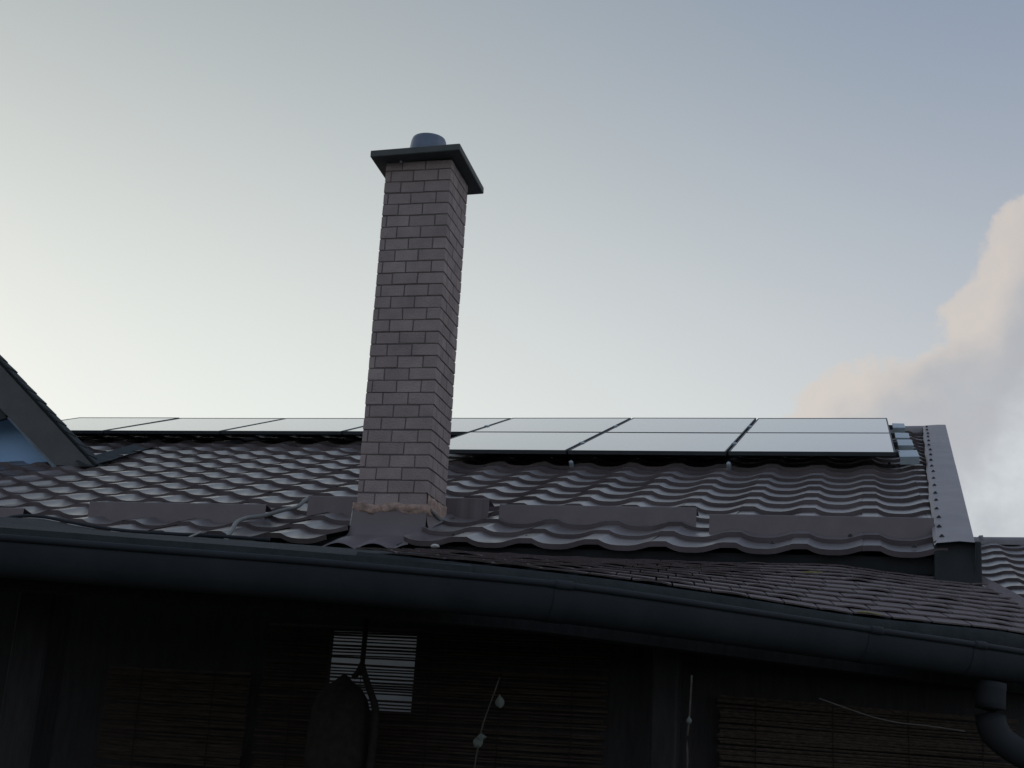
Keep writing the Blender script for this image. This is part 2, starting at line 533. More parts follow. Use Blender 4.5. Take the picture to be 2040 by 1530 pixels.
ncourse = int((CZ1 - CZ0) / COURSE) + 1
for i in range(ncourse):
    z0 = CZ0 + i * COURSE + J / 2
    z1 = min(CZ0 + (i + 1) * COURSE - J / 2, CZ1 - 0.006)
    if z1 - z0 < 0.015: continue
    A = i % 2 == 0
    sf = [.25, .61] if A else [.075, .43, .80]
    sf = [q + random.uniform(-.012, .012) for q in sf]
    cuts = [0] + sf + [1]
    pr_ = random.uniform(0, 0.0012)
    for a, c in zip(cuts, cuts[1:]):
        xa = lerp(CX0, CX1, a) + (J / 2 if a > 0 else 0); xb = lerp(CX0, CX1, c) - (J / 2 if c < 1 else 0)
        d = random.uniform(-.001, .0015)
        zz = random.uniform(-.0015, .0015)
        brick((xa - (pr_ if a == 0 else 0), CY0 - d, z0 + zz), (xb + (pr_ if c == 1 else 0), CY0 + 0.06, z1 + zz))
    ss = [.30, .68] if not A else [.12, .5, .88]
    ss = [q + random.uniform(-.015, .015) for q in ss]
    cuts = [0] + ss + [1]
    ya0, yb0 = CY0 + 0.062, CY1
    for a, c in zip(cuts, cuts[1:]):
        ya = lerp(ya0, yb0, a) + (J / 2 if a > 0 else 0.001); y_b = lerp(ya0, yb0, c) - (J / 2 if c < 1 else 0)
        d = random.uniform(-.001, .0015)
        brick((CX1 - 0.05, ya, z0), (CX1 + d + pr_ * .5, y_b, z1))
        brick((CX0 - d - pr_ * .5, ya, z0), (CX0 + 0.05, y_b, z1))
# cap slab, slightly out of level
b = MB(); b.bevbox((-0.264, -0.284, -0.021), (0.264, 0.284, 0.021), 0.004)
cap = b.build('chimney_cap', M_CAP, ch)
cap.location = (-2.443, 7.115, 3.443); cap.rotation_euler = (rad(-1.4), rad(-2.4), rad(0.8))
b = MB(); b.lathe([(0.0001, 0.0), (0.008, -0.002), (0.009, -0.006), (0.0001, -0.012)], (0, 0, 0), 8)
o = b.build('cap_bolt', M_ZINC, ch); o.location = (-2.535, 6.885, 3.413)
b = MB(); b.lathe([(0.128, 0.0), (0.128, 0.03), (0.118, 0.033), (0.116, 0.06), (0.112, 0.10), (0.103, 0.168), (0.097, 0.184), (0.088, 0.186), (0.084, 0.175), (0.084, 0.05)], (-2.452, 7.10, 3.462), 32)
b.build('flue_pot', M_POT, ch, True)
# lumpy mortar fillet round the foot
b = MB(); rows = []
path = [(CX0 - 0.004, CY1), (CX0 - 0.012, CY0 - 0.010), (CX1 + 0.010, CY0 - 0.012), (CX1 + 0.006, CY1)]
pts = []
for (xa, ya), (xb, y_b) in zip(path, path[1:]):
    for k in range(26): pts.append((lerp(xa, xb, k / 26), lerp(ya, y_b, k / 26)))
pts.append(path[-1])
cxm, cym = (CX0 + CX1) / 2, (CY0 + CY1) / 2
for j in range(7):
    r_ = []
    for i, (x, y) in enumerate(pts):
        a = math.pi * j / 6
        nn = noise.noise(Vector((x * 22, y * 22, j * 0.6))) ; n2 = noise.noise(Vector((x * 60, y * 60, j)))
        rr_ = 0.010 + 0.012 * math.sin(a) * (1 + 1.3 * nn + 1.0 * n2)
        d = Vector((x - cxm, y - cym, 0)); 
        out = Vector((0, -1, 0)) if y < CY0 and CX0 - 0.005 < x < CX1 + .003 else (Vector((1, 0, 0)) if x > cxm else Vector((-1, 0, 0)))
        zc = 1.402 + 0.014 * noise.noise(Vector((x * 9, y * 9, 3)))
        r_.append(Vector((x, y, 0)) + out * (rr_ - 0.012) + Vector((0, 0, zc + 0.026 * math.cos(a) * (1 + 0.4 * nn))))
    rows.append(r_)
b.grid(rows); b.build('mortar_fillet', M_RENDER, ch, True)
# rough cement skim on the lowest courses of the side
b = MB(); rows = []
for j in range(9):
    r_ = []
    for i in range(13):
        y = lerp(CY0 - 0.004, CY1 + 0.004, i / 12); z = lerp(1.375, 1.49 + 0.03 * noise.noise(Vector((y * 20, 1, 0))), j / 8)
        edge_ = 0.0 if j < 8 else -0.012
        r_.append((CX1 + 0.006 + 0.006 * noise.noise(Vector((y * 40, z * 40, 2))) + edge_, y, z))
    rows.append(r_)
b.grid(rows); b.build('cement_skim', M_RENDER, ch, True)
# sheet-metal apron: upright front, side upstand, and a flared foot over the eave
b = MB(); rows = []
nx = 25
for z_, y_, fl in ((1.405, CY0 - 0.012, 0), (1.33, CY0 - 0.020, 0.003), (1.27, CY0 - 0.03, 0.008), (1.245, CY0 - 0.05, 0.014), (1.222, CY0 - 0.11, 0.022), (1.172, CY0 - 0.24, 0.03), (1.135, CY0 - 0.335, 0.04), (1.126, CY0 - 0.34, 0.04)):
    r_ = []
    for i in range(nx):
        t = i / (nx - 1); x = lerp(CX0 - 0.008 - fl, CX1 + 0.010 + fl * 0.5, t)
        wv = 0
        if y_ < CY0 - 0.04:
            k_ = min(1, (CY0 - 0.04 - y_) / 0.15)
            wv = (0.034 * abs(math.sin((x + 2.66) * math.pi / 0.19)) - 0.005) * k_
        r_.append((x, y_ + 0.003 * math.sin(9 * t), z_ + wv))
    rows.append(r_)
b.grid(rows)
o = b.build('apron_flashing', M_GUARD, ch, True)
b = MB(); rows = []
for j in range(6):
    r_ = []
    for i in range(9):
        y = lerp(CY0 - 0.015, CY1 + 0.05, i / 8)
        zt = 1.405 - 0.055 * max(0, i - 6) / 2; zb = RO.z + (y - RO.y) * math.tan(AL) + 0.03
        r_.append((CX1 + 0.011 + 0.02 * (j / 5) ** 3 + 0.015 * max(0, i - 6) / 2, y, lerp(zt, zb, j / 5)))
    rows.append(r_)
b.grid(rows); b.build('side_flashing', M_GUARD, ch, True)
b = MB(); rows = []
for i in range(9):
    t = i / 8; y = lerp(CY0 + 0.0, CY1 + 0.05, t); z = 1.408 - 0.02 * t - 0.06 * max(0, t - 0.75)
    x = CX1 + 0.016 + 0.035 * max(0, t - 0.6)
    w = 0.006 + 0.022 * t
    rows.append([(x, y, z), (x + 0.012, y, z - w * 0.4), (x + 0.004, y, z - w)])
b.grid(rows); o = b.build('lead_edge', M_LEAD, ch, True); tag(o, 'bent bluish lead strip along the chimney foot')
b = MB(); rows = []
for i in range(7):
    t = i / 6; z = lerp(1.40, 1.20, t)
    rows.append([(CX0 - 0.010 - 0.006 * t, CY0 - 0.014 - 0.02 * t, z), (CX0 - 0.018 - 0.010 * t, CY0 - 0.006 - 0.02 * t, z)])
b.grid(rows); b.build('flashing_edge', M_LEAD, ch, True)

# dormer -----------------------------------------------------------------
YW, YB = 9.66, 9.40
def dl(x):   # height of the outer rake line at x, on the barge plane
    return 2.193 + (-5.661 - x) * 0.8445
APX = -7.75
dm = MB()
zA = dl(APX)
# gable wall, mirrored about the apex
def gable(z_off, y, x_r):
    return None
wv = [(-6.10, YW, 2.10), (-6.203, YW, 2.285), (APX, YW, 2.285 + (-6.203 - APX) * 0.83), (2 * APX + 6.203, YW, 2.285), (2 * APX + 6.10, YW, 2.10)]
dm.add([wv[0], wv[1], wv[2], wv[3], wv[4]] + [(x, YW + 0.12, z) for x, y, z in wv], [(4, 3, 2, 1, 0), (5, 6, 7, 8, 9), (0, 1, 6, 5), (1, 2, 7, 6), (2, 3, 8, 7), (3, 4, 9, 8), (0, 5, 9, 4)])
dor = dm.build('dormer', M_BLUE, house)
tag(dor, 'dormer with blue gable wall under a dark sloping overhang')
# roof slopes falling back to the main roof, bargeboards, soffits, rake tiles
back = Vector((APX, YB + 1.7, RO.z + (YB + 1.7 - RO.y) * math.tan(AL) + 0.03))
for sg in (1, -1):
    def mx(x): return x if sg == 1 else 2 * APX - x
    c0 = Vector((mx(-5.67), YB, 2.19)); ap = Vector((APX, YB, zA))
    cl = Vector((mx(-5.80), YB + 0.35, RO.z + (YB + 0.35 - RO.y) * math.tan(AL) + 0.02))
    b = MB(); d = Vector((0, 0, -0.05))
    pp = [c0, ap, back, cl]
    b.add([p for p in pp] + [p + d for p in pp], [(0, 1, 2, 3), (7, 6, 5, 4), (0, 4, 5, 1), (1, 5, 6, 2), (2, 6, 7, 3), (3, 7, 4, 0)])
    b.build('dormer_roof', M_FELT, dor)
    # barge board: deep board under the rake
    W_ = 0.335
    lo_c = Vector((mx(-5.98), YB, 2.165)); 
    p0 = Vector((mx(-5.70), YB - 0.015, 2.185)); p1 = Vector((APX, YB - 0.015, zA - 0.03)); p2 = Vector((APX, YB - 0.015, zA - 0.03 - W_ - 0.02)); p3 = Vector((mx(-6.045), YB - 0.015, 2.20))
    pm = Vector((mx(-5.86), YB - 0.015, 2.175))
    b = MB(); th = Vector((0, 0.03, 0)); Q = [p0, p1, p2, p3]
    b.add(Q + [q + th for q in Q], [(3, 2, 1, 0), (4, 5, 6, 7), (0, 1, 5, 4), (1, 2, 6, 5), (2, 3, 7, 6), (3, 0, 4, 7)])
    b.build('barge_board', M_BOARD, dor)
    # soffit between board and wall
    b = MB(); Q = [p3 + Vector((0, 0.03, 0.012)), p2 + Vector((0, 0.03, 0.012)), p2 + Vector((0, YW - YB + 0.02, 0.012)), p3 + Vector((0, YW - YB + 0.02, 0.012))]
    b.add(Q + [q + Vector((0, 0, 0.012)) for q in Q], [(0, 1, 2, 3), (7, 6, 5, 4), (0, 4, 5, 1), (1, 5, 6, 2), (2, 6, 7, 3), (3, 7, 4, 0)])
    b.build('soffit', M_BOARD, dor)
    # pale trim strip against the wall
    b = MB(); a_, c_ = Vector((mx(-6.56), YB + 0.02, 2.632)), Vector((mx(-6.050), YB + 0.02, 2.205))
    dv = (c_ - a_).normalized(); nv = Vector((dv.z, 0, -dv.x)) * (0.034 if sg == 1 else -0.034)
    b.hexa([a_, c_, c_ + Vector((0, .02, 0)), a_ + Vector((0, .02, 0)), a_ + nv, c_ + nv, c_ + nv + Vector((0, .02, 0)), a_ + nv + Vector((0, .02, 0))])
    b.build('trim_strip', M_BLUETRIM, dor)
    # stepped tiles along the rake
    L = (ap - c0).length; dn = (c0 - ap).normalized(); upv = Vector((-dn.z, 0, dn.x)) * (1 if sg == 1 else -1)
    nt_ = 20
    for i in range(nt_):
        a_ = ap + dn * (L * i / nt_); e_ = ap + dn * (L * (i + 1) / nt_ + 0.012)
        b = MB(); t0, t1 = 0.006, 0.013 + random.uniform(-.003, .003)
        y0, y1 = YB - 0.035, YB + 0.10
        b.hexa([a_ + Vector((0, y0 - YB, 0)), e_ + Vector((0, y0 - YB, 0)), e_ + Vector((0, y1 - YB, 0)), a_ + Vector((0, y1 - YB, 0)),
                a_ + Vector((0, y0 - YB, 0)) + upv * t0, e_ + Vector((0, y0 - YB, 0)) + upv * t1, e_ + Vector((0, y1 - YB, 0)) + upv * t1, a_ + Vector((0, y1 - YB, 0)) + upv * t0])
        b.build('rake_tile', M_FELT, dor)
# dark board standing in for the shade under the overhang, across the upper gable
b = MB(); b.box((-8.7, YB + 0.10, 2.63), (-6.72, YW - 0.002, 3.3)); 
b2 = MB(); z0_, z1_ = 2.545, 2.60
b2.hexa([(-7.4, YB + 0.02, 2.36), (-6.52, YB + 0.02, 2.60), (-6.52, YB + 0.06, 2.60), (-7.4, YB + 0.06, 2.36), (-7.4, YB + 0.02, 2.98), (-6.60, YB + 0.02, 2.68), (-6.60, YB + 0.06, 2.68), (-7.4, YB + 0.06, 2.98)])
b2.build('shade_board', M_DARK, dor)
# valley flashing at the dormer's foot
b = MB(); rows = []
for i in range(9):
    t = i / 8; y = lerp(9.32, 10.6, t); xm = lerp(-5.70, -5.95, t)
    z = RO.z + (y - RO.y) * math.tan(AL)
    rows.append([(xm - 0.14, y, z + 0.08), (xm - 0.05, y, z + 0.045), (xm + 0.03, y, z + 0.04), (xm + 0.05, y, z + 0.056 + 0.004 * math.sin(i * 2.2))])
b.grid(rows); b.build('valley_flashing', M_FELT, dor, True)

# ------------------------------------------------------------------ solar panels
PW, PH, WP, HP, TH = 1.132, 1.484, 1.15, 1.4988, 0.029
def panel_parts():
    f = MB(); w = 0.011
    for a, c in (((0, 0), (PW, w)), ((0, PH - w), (PW, PH)), ((0, w + .0005), (w, PH - w - .0005)), ((PW - w, w + .0005), (PW, PH - w - .0005))):
        f.bevbox((a[0], a[1], -TH), (c[0], c[1], 0), 0.0015)
    fm = mesh('frame', f.v, f.f, M_FRAME)
    g_ = MB(); g_.box((w + 0.0005, w + 0.0005, -0.009), (PW - w - 0.0005, PH - w - 0.0005, -0.003))
    gm = mesh('glass', g_.v, g_.f, M_GLASS)
    bk = MB(); bk.box((w + 0.0005, w + 0.0005, -0.014), (PW - w - 0.0005, PH - w - 0.0005, -0.0095))
    bm = mesh('backsheet', bk.v, bk.f, M_FRAME)
    return fm, gm, bm
FM, GM, BM = panel_parts()
names_top = {-1: 'solar panel of the upper row half hidden by the dormer roof',
             0: 'second solar panel from the dormer in the upper row',
             1: 'third solar panel from the dormer, left of the chimney in the upper row',
             2: 'upper row solar panel partly hidden behind the brick chimney',
             3: 'upper row solar panel just right of the brick chimney',
             4: 'second upper row solar panel from the right end',
             5: 'rightmost solar panel of the upper row near the verge'}
names_bot = {3: 'lower row solar panel touching the right side of the brick chimney',
             4: 'middle of the three solar panels in the lower row',
             5: 'rightmost solar panel of the lower row beside the zinc plates'}
for row, names in ((0, names_top), (1, names_bot)):
    for t, lab in names.items():
        x = PO.x + t * WP + (WP - PW) / 2
        p = PO - S * (row * HP + PH + 0.008)
        e = empty('solar_panel', (x, p.y, p.z))
        e.rotation_euler = (AL + random.uniform(-.002, .002), random.uniform(-.0015, .0015), 0)
        tag(e, lab, 'solar panel', 'solar panels on the tile roof')
        for nm, me in (('frame', FM), ('glass', GM), ('backsheet', BM)):
            c = D.objects.new(nm, me); COL.objects.link(c); c.parent = e
        if row == 1 or t < 3:
            pass
# clamps between panels: small bright pieces
def clamp(t, row, fr, lab=None):
    b = MB(); b.bevbox((-0.018, -0.03, -0.03), (0.018, 0.03, 0.006), 0.003)
    o = b.build('panel_clamp', M_ZINC)
    p = PO - S * (row * HP + fr * HP)
    o.location = (PO.x + t * WP, p.y, p.z); o.rotation_euler = (AL, 0, 0)
    return o
k = 0
for t, tn in ((3, 'first'), (4, 'second'), (5, 'third')):
    for row, rn in ((0, 'upper'), (1, 'lower')):
        if t == 3 and row == 1: continue
        o = clamp(t, row, 0.62)
        tag(o, 'small metal clamp in the %s panel gap right of the chimney, %s row' % (tn, rn), 'clamp', 'panel clamps')
# mounting rails running under the panels across the slope and bolt heads under the bottom edge
for row, fr, ta, tb, lab in ((0, .25, -1, 6, 'upper rail under the upper row of solar panels'), (0, .75, -1, 6, 'lower rail under the upper row of solar panels'),
                             (1, .25, 3, 6, 'upper rail under the lower row of solar panels'), (1, .75, 3, 6, 'lower rail under the lower row of solar panels')):
    p = PO - S * ((row + fr) * HP) - N * (TH + 0.022)
    b = MB(); b.bevbox((ta * WP + 0.05, -0.02, -0.02), (tb * WP + 0.03, 0.02, 0.02), 0.003)
    o = b.build('mounting_rail', M_FRAME); o.location = (PO.x, p.y, p.z); o.rotation_euler = (AL, 0, 0)
    tag(o, lab, 'rail', 'mounting rails')
for x_, lab in ((-2.03, 'bright bolt head below the first lower row panel right of the chimney'), (-0.90, 'bright bolt head below the lower row panels, right one')):
    b = MB(); b.lathe([(0.0001, 0.016), (0.011, 0.012), (0.017, 0.004), (0.017, -0.05)], (0, 0, 0), 10)
    o = b.build('rail_bolt', M_ZINC, None, True); p = rp(x_, 2.98, 0.062); o.location = p; o.rotation_euler = (AL + rad(35), 0, 0)
    tag(o, lab, 'bolt', 'rail bolts')
# zinc plates beside the panels
for i, (s0, s1, xa, xb, lab) in enumerate(((0.0, 0.44, 0.27, 0.375, 'topmost pale zinc plate beside the solar panels'),
                                           (0.95, 1.40, 0.27, 0.380, 'second pale zinc plate from the top beside the solar panels'),
                                           (1.62, 2.08, 0.275, 0.385, 'third pale zinc plate from the top beside the solar panels'),
                                           (2.52, 2.96, 0.262, 0.392, 'lowest pale zinc plate beside the solar panels'))):
    b = MB(); ln = s1 - s0
    b.bevbox((xa, 0, -0.004), (xb, ln, 0.004), 0.001)
    b.bevbox((xa + 0.002, -0.004, -0.05), (xb - 0.002, 0.004, -0.005), 0.001)
    o = b.build('zinc_plate', M_ZINC); o.location = rp(0, s1, 0.105); o.rotation_euler = (AL, rad(random.uniform(-2, 2)), rad(random.uniform(-1, 1)))
    tag(o, lab, 'metal plate', 'zinc plates beside the panels')

# ------------------------------------------------------------------ snow guards
def guard(x0, x1, y, zb, zt, lab, lean=0.02):
    b = MB(); n_ = 14; rows = []
    def w(t): return 0.002 * math.sin(t * 21 + x0 * 7)
    top = []
    for i in range(n_ + 1):
        t = i / n_; x = lerp(x0, x1, t); d = w(t)
        yy = y
        rows.append([(x, yy - 0.012, zb - 0.03), (x, yy + d, zb - 0.01), (x, yy + 0.004 + d, zt - 0.006), (x, yy + 0.008 + d, zt), (x, yy + 0.02 + d, zt - 0.003), (x, yy + 0.12, zt - 0.02)])
    b.grid([[r[i] for r in rows] for i in range(6)])
    o = b.build('snow_guard', M_GUARD, None, False)
    m_ = o.modifiers.new('thickness', 'SOLIDIFY'); m_.thickness = 0.003
    tag(o, lab, 'snow guard', 'snow guards on the roof')
guard(-5.2, -4.666, 7.00, 1.305, 1.387, 'flat brown snow guard cut off by the left picture edge')
guard(-4.301, -3.207, 7.08, 1.335, 1.450, 'long flat brown snow guard on the tiles left of the chimney')
guard(-3.093, -2.62, 7.40, 1.450, 1.570, 'short brown snow guard meeting the left side of the chimney')
guard(-2.30, -2.013, 7.40, 1.450, 1.570, 'short brown snow guard just right of the chimney')
guard(-1.904, -0.836, 7.22, 1.385, 1.500, 'long brown snow guard in the middle of the roof right of the chimney')
guard(-0.747, 0.348, 7.02, 1.313, 1.427, 'long brown snow guard reaching the verge at the right end')

# cable over the tiles
b = MB()
b.tube(resample([(-3.19, 7.62, 1.60), (-3.171, 7.427, 1.505), (-3.164, 7.24, 1.45), (-3.19, 7.0, 1.365), (-3.22, 6.88, 1.33), (-3.19, 6.70, 1.27), (-3.13, 6.53, 1.195), (-3.05, 6.30, 1.10)], 30), 0.0115, 8)
o = b.build('cable', M_CABLE, None, True)
tag(o, 'grey cable running down over the tiles left of the chimney', 'cable')

# ------------------------------------------------------------------ annex with tile roof at the right
annex = empty('annex', (3.5, 10.5, GZ))
tag(annex, 'lower neighbouring building with brown wavy tile roof at the right edge', 'building')
AR = Vector((0, 13.0, 2.40))
def ap_(x, s, n=0): 
    p = AR - S * s + N * n
    return Vector((x, p.y, p.z))
b = MB()
a0, a1 = ap_(0, 0, -0.012), ap_(0, 4.6, -0.012)
b.add([(0.75, a1.y, a1.z), (7, a1.y, a1.z), (7, a0.y, a0.z), (0.75, a0.y, a0.z), (0.75, 2 * a0.y - a1.y, a1.z), (7, 2 * a0.y - a1.y, a1.z)], [(0, 1, 2, 3), (3, 2, 5, 4), (0, 3, 4), (1, 5, 2), (0, 4, 5, 1)])
aroof = b.build('roof', M_TILE, annex)
b = MB(); b.box((0.8, a1.y + 0.4, GZ), (6.8, 2 * a0.y - a1.y - 0.4, a1.z - 0.01)); b.build('wall', M_PLASTER, annex)
rest = MB()
for i in range(15):
    s_ = 4.56 - i * STEP
    if s_ < 0.1: break
    for k in range(0, 19):
        x = 0.76 + k * LAM
        if k < 5 and s_ < 3.9:
            link('tile', TILE, aroof, ap_(x, s_, random.uniform(-.001, .001)), (AL + random.uniform(-.004, .004), random.uniform(-.004, .004), 0))
        else:
            base = ap_(x, s_)
            rest.add([base + Vector((q.co.x, 0, 0)) + S * q.co.y + N * q.co.z for q in TILE.vertices], [tuple(p.vertices) for p in TILE.polygons])
tag(rest.build('tile_field', M_TILE, aroof, True), kind='stuff')
b = MB()
for j in range(15):
    xa = 0.98 + j * 0.42; xb = xa + 0.44
    b.grid([[Vector((xx, AR.y + c * rr_, AR.z - 0.01 + s_ * rr_ * 0.9)) for c, s_ in prof] for xx, rr_ in ((xa, 0.088), (xb, 0.095))])
b.build('ridge_cap', M_TRIM, annex, True)
b = MB(); b.lathe([(0.0001, 0.0), (0.05, 0.004), (0.085, 0.03), (0.088, 0.06)], (0, 0, 0), 16)
o = b.build('ridge_end', M_TRIM, annex, True); o.location = (1.0, AR.y, AR.z + 0.0); o.rotation_euler = (0, rad(90), 0)

# ------------------------------------------------------------------ porch with rounded shingle roof
porch = empty('porch', (-1.2, 5.2, GZ))
tag(porch, 'dark porch with rounded eave and shingled roof in front of the house', 'porch')
RIM = [(-4.4, 3.28, .65), (-3.6, 3.47, .65), (-2.749, 3.71, .65), (-2.142, 3.917, .65), (-1.699, 4.061, .65), (-1.305, 4.227, .65), (-0.934, 4.403, .65), (-0.581, 4.696, .65), (-0.199, 5.056, .65), (0.061, 5.293, .65), (0.413, 5.601, .65), (0.737, 5.92, .65), (1.15, 6.35, .65)]
rim = resample(RIM, 90)
def outward(P, i):
    t = (P[min(i + 1, len(P) - 1)] - P[max(i - 1, 0)]); t.z = 0; t.normalize()
    return Vector((t.y, -t.x, 0))
# felt part on the left
ET = [(-1.55, 6.70, 1.120)]
felt_top = [(-4.7, 5.4, 0.86), (-3.944, 5.4, .935), (-3.706, 5.4, 1.004), (-3.609, 5.4, 1.026), (-3.484, 5.4, 1.024), (-3.332, 5.4, 1.0), (-3.133, 5.4, .975), (-2.892, 5.4, .963), (-2.611, 5.4, .956), (-2.222, 5.4, .937), (-1.95, 5.4, .922), (-1.55, 5.4, .905)]
felt_eave = [p - outward(rim, i) * 0.07 + Vector((0, 0, 0.045)) for i, p in enumerate(rim) if p.x < -1.15]
fe = resample(felt_eave[::3] + [felt_eave[-1]], 60); ft = resample(felt_top, 60)
b = MB(); rows = []
for j in range(14):
    v = j / 13
    r_ = []
    for i in range(60):
        p = fe[i].lerp(ft[i], v)
        hump = (ft[i].z - 0.94) if ft[i].z > 0.94 else 0
        p.z += -hump * v * (1 - v) * 0.6 + 0.008 * noise.noise(Vector((p.x * 3, p.y * 5, 0))) * math.sin(math.pi * v) + 0.006 * math.sin(v * 9 + p.x * 1.5) * (v > 0)
        r_.append(p)
    rows.append(r_)
b.grid(rows)
bot = [[p - Vector((0, 0, 0.05)) for p in r_] for r_ in rows]
b.grid([r_[::-1] for r_ in bot])
b.grid([rows[-1], bot[-1]]); b.grid([bot[0], rows[0]])
froof = b.build('felt_roof', M_FELT, porch, True)
tag(froof, 'dark felt-covered left part of the porch roof with a hump')
b = MB(); b.tube([p + Vector((0, -0.004, 0.006)) for p in ft[4:44]], 0.008, 6); b.build('felt_hem', M_GUTTER, froof, True)
b = MB(); b.tube([(-3.05, 6.30, 1.10), (-2.95, 5.7, 0.99), (-2.72, 5.38, 0.975), (-2.40, 4.6, 0.80), (-2.32, 4.25, 0.715)], 0.004, 6)
o = b.build('thin_wire', M_CABLE, None, True); tag(o, 'thin wire end lying on the dark felt roof above the gutter', 'wire')
# long folded lap in the felt
b = MB(); rows = []
for i in range(20):
    t = i / 19; u = lerp(8, 20, t); p = fe[int(u)].lerp(fe[min(int(u) + 1, 59)], u % 1).lerp(ft[int(u)].lerp(ft[min(int(u) + 1, 59)], u % 1), 0.60)
    w = 0.03 * math.sin(math.pi * t) ** 0.5 + 0.002
    rows.append([p + Vector((0, -w * .2, 0.004)), p + Vector((0, -w * 0.1, 0.006 + w * 0.55)), p + Vector((0, w * 2, 0.004))])
b.grid(rows); b.build('felt_lap', M_FELT, froof, True)

# shingled part
s_eave = [(-1.62, 4.33, .735), (-1.19, 4.60, .74), (-0.844, 4.81, .74), (-0.437, 5.154, .74), (-0.156, 5.431, .74), (0.062, 5.602, .74), (0.485, 5.818, .74), (0.631, 5.951, .74), (0.86, 6.10, .74)]
s_top = [(-1.78, 6.69, 1.118), (-1.50, 6.69, 1.118), (-1.104, 6.69, 1.119), (-0.643, 6.69, 1.121), (-0.2, 6.69, 1.129), (-0.051, 6.69, 1.12), (0.176, 6.69, 1.093), (0.436, 6.69, 1.077), (0.528, 6.69, 1.066)]
NS = 120
SE, ST = resample(s_eave, NS + 1), resample(s_top, NS + 1)
def sp(u, v, h=0.0):
    u = max(0, min(1, u)) * NS; i = min(int(u), NS - 1); fr = u - i
    a, c = SE[i].lerp(SE[i + 1], fr), ST[i].lerp(ST[i + 1], fr)
    p = a.lerp(c, v); p.z += h + 0.012 * math.sin(math.pi * v)
    return p
b = MB(); rows = [[sp(i / 60, j / 8, -0.014) for i in range(61)] for j in range(9)]
b.grid(rows); bot = [[p - Vector((0, 0, 0.06)) for p in r_] for r_ in rows]
b.grid([r_[::-1] for r_ in bot]); b.grid([bot[0], rows[0]]); b.grid([rows[-1], bot[-1]])
b.grid([[r_[-1] for r_ in rows], [r_[-1] for r_ in bot]]); b.grid([[r_[0] for r_ in bot], [r_[0] for r_ in rows]])
sroof = b.build('shingle_roof', M_FELT, porch)
NR, NTAB = 12, 18
nsh = 0
for i in range(NR):
    v0 = i / NR - 0.004; v1 = (i + 1) / NR + 0.02
    off = (i % 3) * 0.36 / NTAB + random.uniform(-.010, .010)
    for k in range(-1, NTAB + 1):
        u0 = k / NTAB + off; u1 = (k + 1) / NTAB + off - 0.0028
        u0, u1 = max(0, u0), min(1, u1)
        if u1 - u0 < 0.008: continue
        b = MB(); lift = random.choice((0, 0.002, 0.004, 0.006, 0.009)) * (0.6 + 0.6 * random.random())
        side_l, side_r = random.uniform(0, 1), 0
        cA, cB = random.uniform(0.2, 1), random.uniform(0.2, 1)
        base_h = 0.010 + random.uniform(0, .002)
        nn = 6; top_f = []; top_b = []; low_f = []
        for c_ in range(nn + 1):
            t = c_ / nn; u = lerp(u0, u1, t)
            hh = base_h + lift * math.sin(math.pi * min(1, max(0, t))) * lerp(cA, cB, t)
            jag = 0.0025 * noise.noise(Vector((u * 120, i * 7.7, 1)))
            top_f.append(sp(u, v0 + jag, hh)); top_b.append(sp(u, min(1, v1), 0.0005 + (0 if v1 < 1 else 0))); low_f.append(sp(u, v0 + 0.003 + jag, hh - 0.0065))
        n_ = nn + 1
        v_ = top_f + top_b + [p.copy() for p in top_f] + low_f
        f_ = []
        for c_ in range(nn):
            f_.append((c_, c_ + 1, n_ + c_ + 1, n_ + c_)); f_.append((3 * n_ + c_, 3 * n_ + c_ + 1, 2 * n_ + c_ + 1, 2 * n_ + c_))
        f_.append((0, n_, 3 * n_)); f_.append((nn, 3 * n_ + nn, n_ + nn))
        b.add(v_, f_)
        b.build('shingle', M_SHINGLE, sroof); nsh += 1
print('shingles', nsh)
# drip edge board under the shingles
b = MB(); rows = []
for j, (h, o_) in enumerate(((-0.005, 0.012), (-0.012, 0.015), (-0.075, 0.02), (-0.085, 0.0))):
    rows.append([sp(i / 60, 0, h) + outward(SE, int(i * NS / 60)) * o_ for i in range(61)])
b.grid(rows[::-1]); b.build('drip_edge', M_FELT, sroof, True)
# hip strip on the right-hand edge of the shingles
b = MB(); rows = []
for i in range(12):
    v = i / 11
    p = sp(1, v, 0.014); rows.append([p + Vector((-0.05, 0, 0.002)), p + Vector((0.01, 0, 0.012)), p + Vector((0.06, 0.02, -0.02))])
b.grid(rows); b.build('hip_strip', M_SHINGLE, sroof)
# back wall of dark boards with a window opening, and posts
WX0, WX1, WZ0, WZ1 = -2.135, -1.760, 0.285, 0.600
YBW = 5.50
b = MB()
b.box((-5.2, YBW, GZ), (WX0, YBW + 0.04, 0.84)); b.box((WX1, YBW, GZ), (-0.95, YBW + 0.04, 0.84))
b.box((WX0 + .0005, YBW, WZ1), (WX1 - .0005, YBW + 0.04, 0.84)); b.box((WX0 + .0005, YBW, GZ), (WX1 - .0005, YBW + 0.04, WZ0))
b.build('back_wall', M_PORCH, porch)
b = MB(); b.hexa([(-0.95, 5.50, GZ), (1.3, 6.60, GZ), (1.28, 6.64, GZ), (-0.97, 5.54, GZ), (-0.95, 5.50, 0.80), (1.3, 6.60, 0.80), (1.28, 6.64, 0.80), (-0.97, 5.54, 0.80)])
b.build('side_wall', M_PORCH, porch)
for (x, y, w) in ((-3.02, 4.78, 0.075), (-0.72, 5.40, 0.05)):
    b = MB(); b.bevbox((x - w, y - w, GZ), (x + w, y + w, 0.76), 0.008); b.build('post', M_PORCH, porch)
b = MB(); 
bm_path = [p - outward(rim, i) * 0.28 + Vector((0, 0, 0.0)) for i, p in enumerate(rim)]
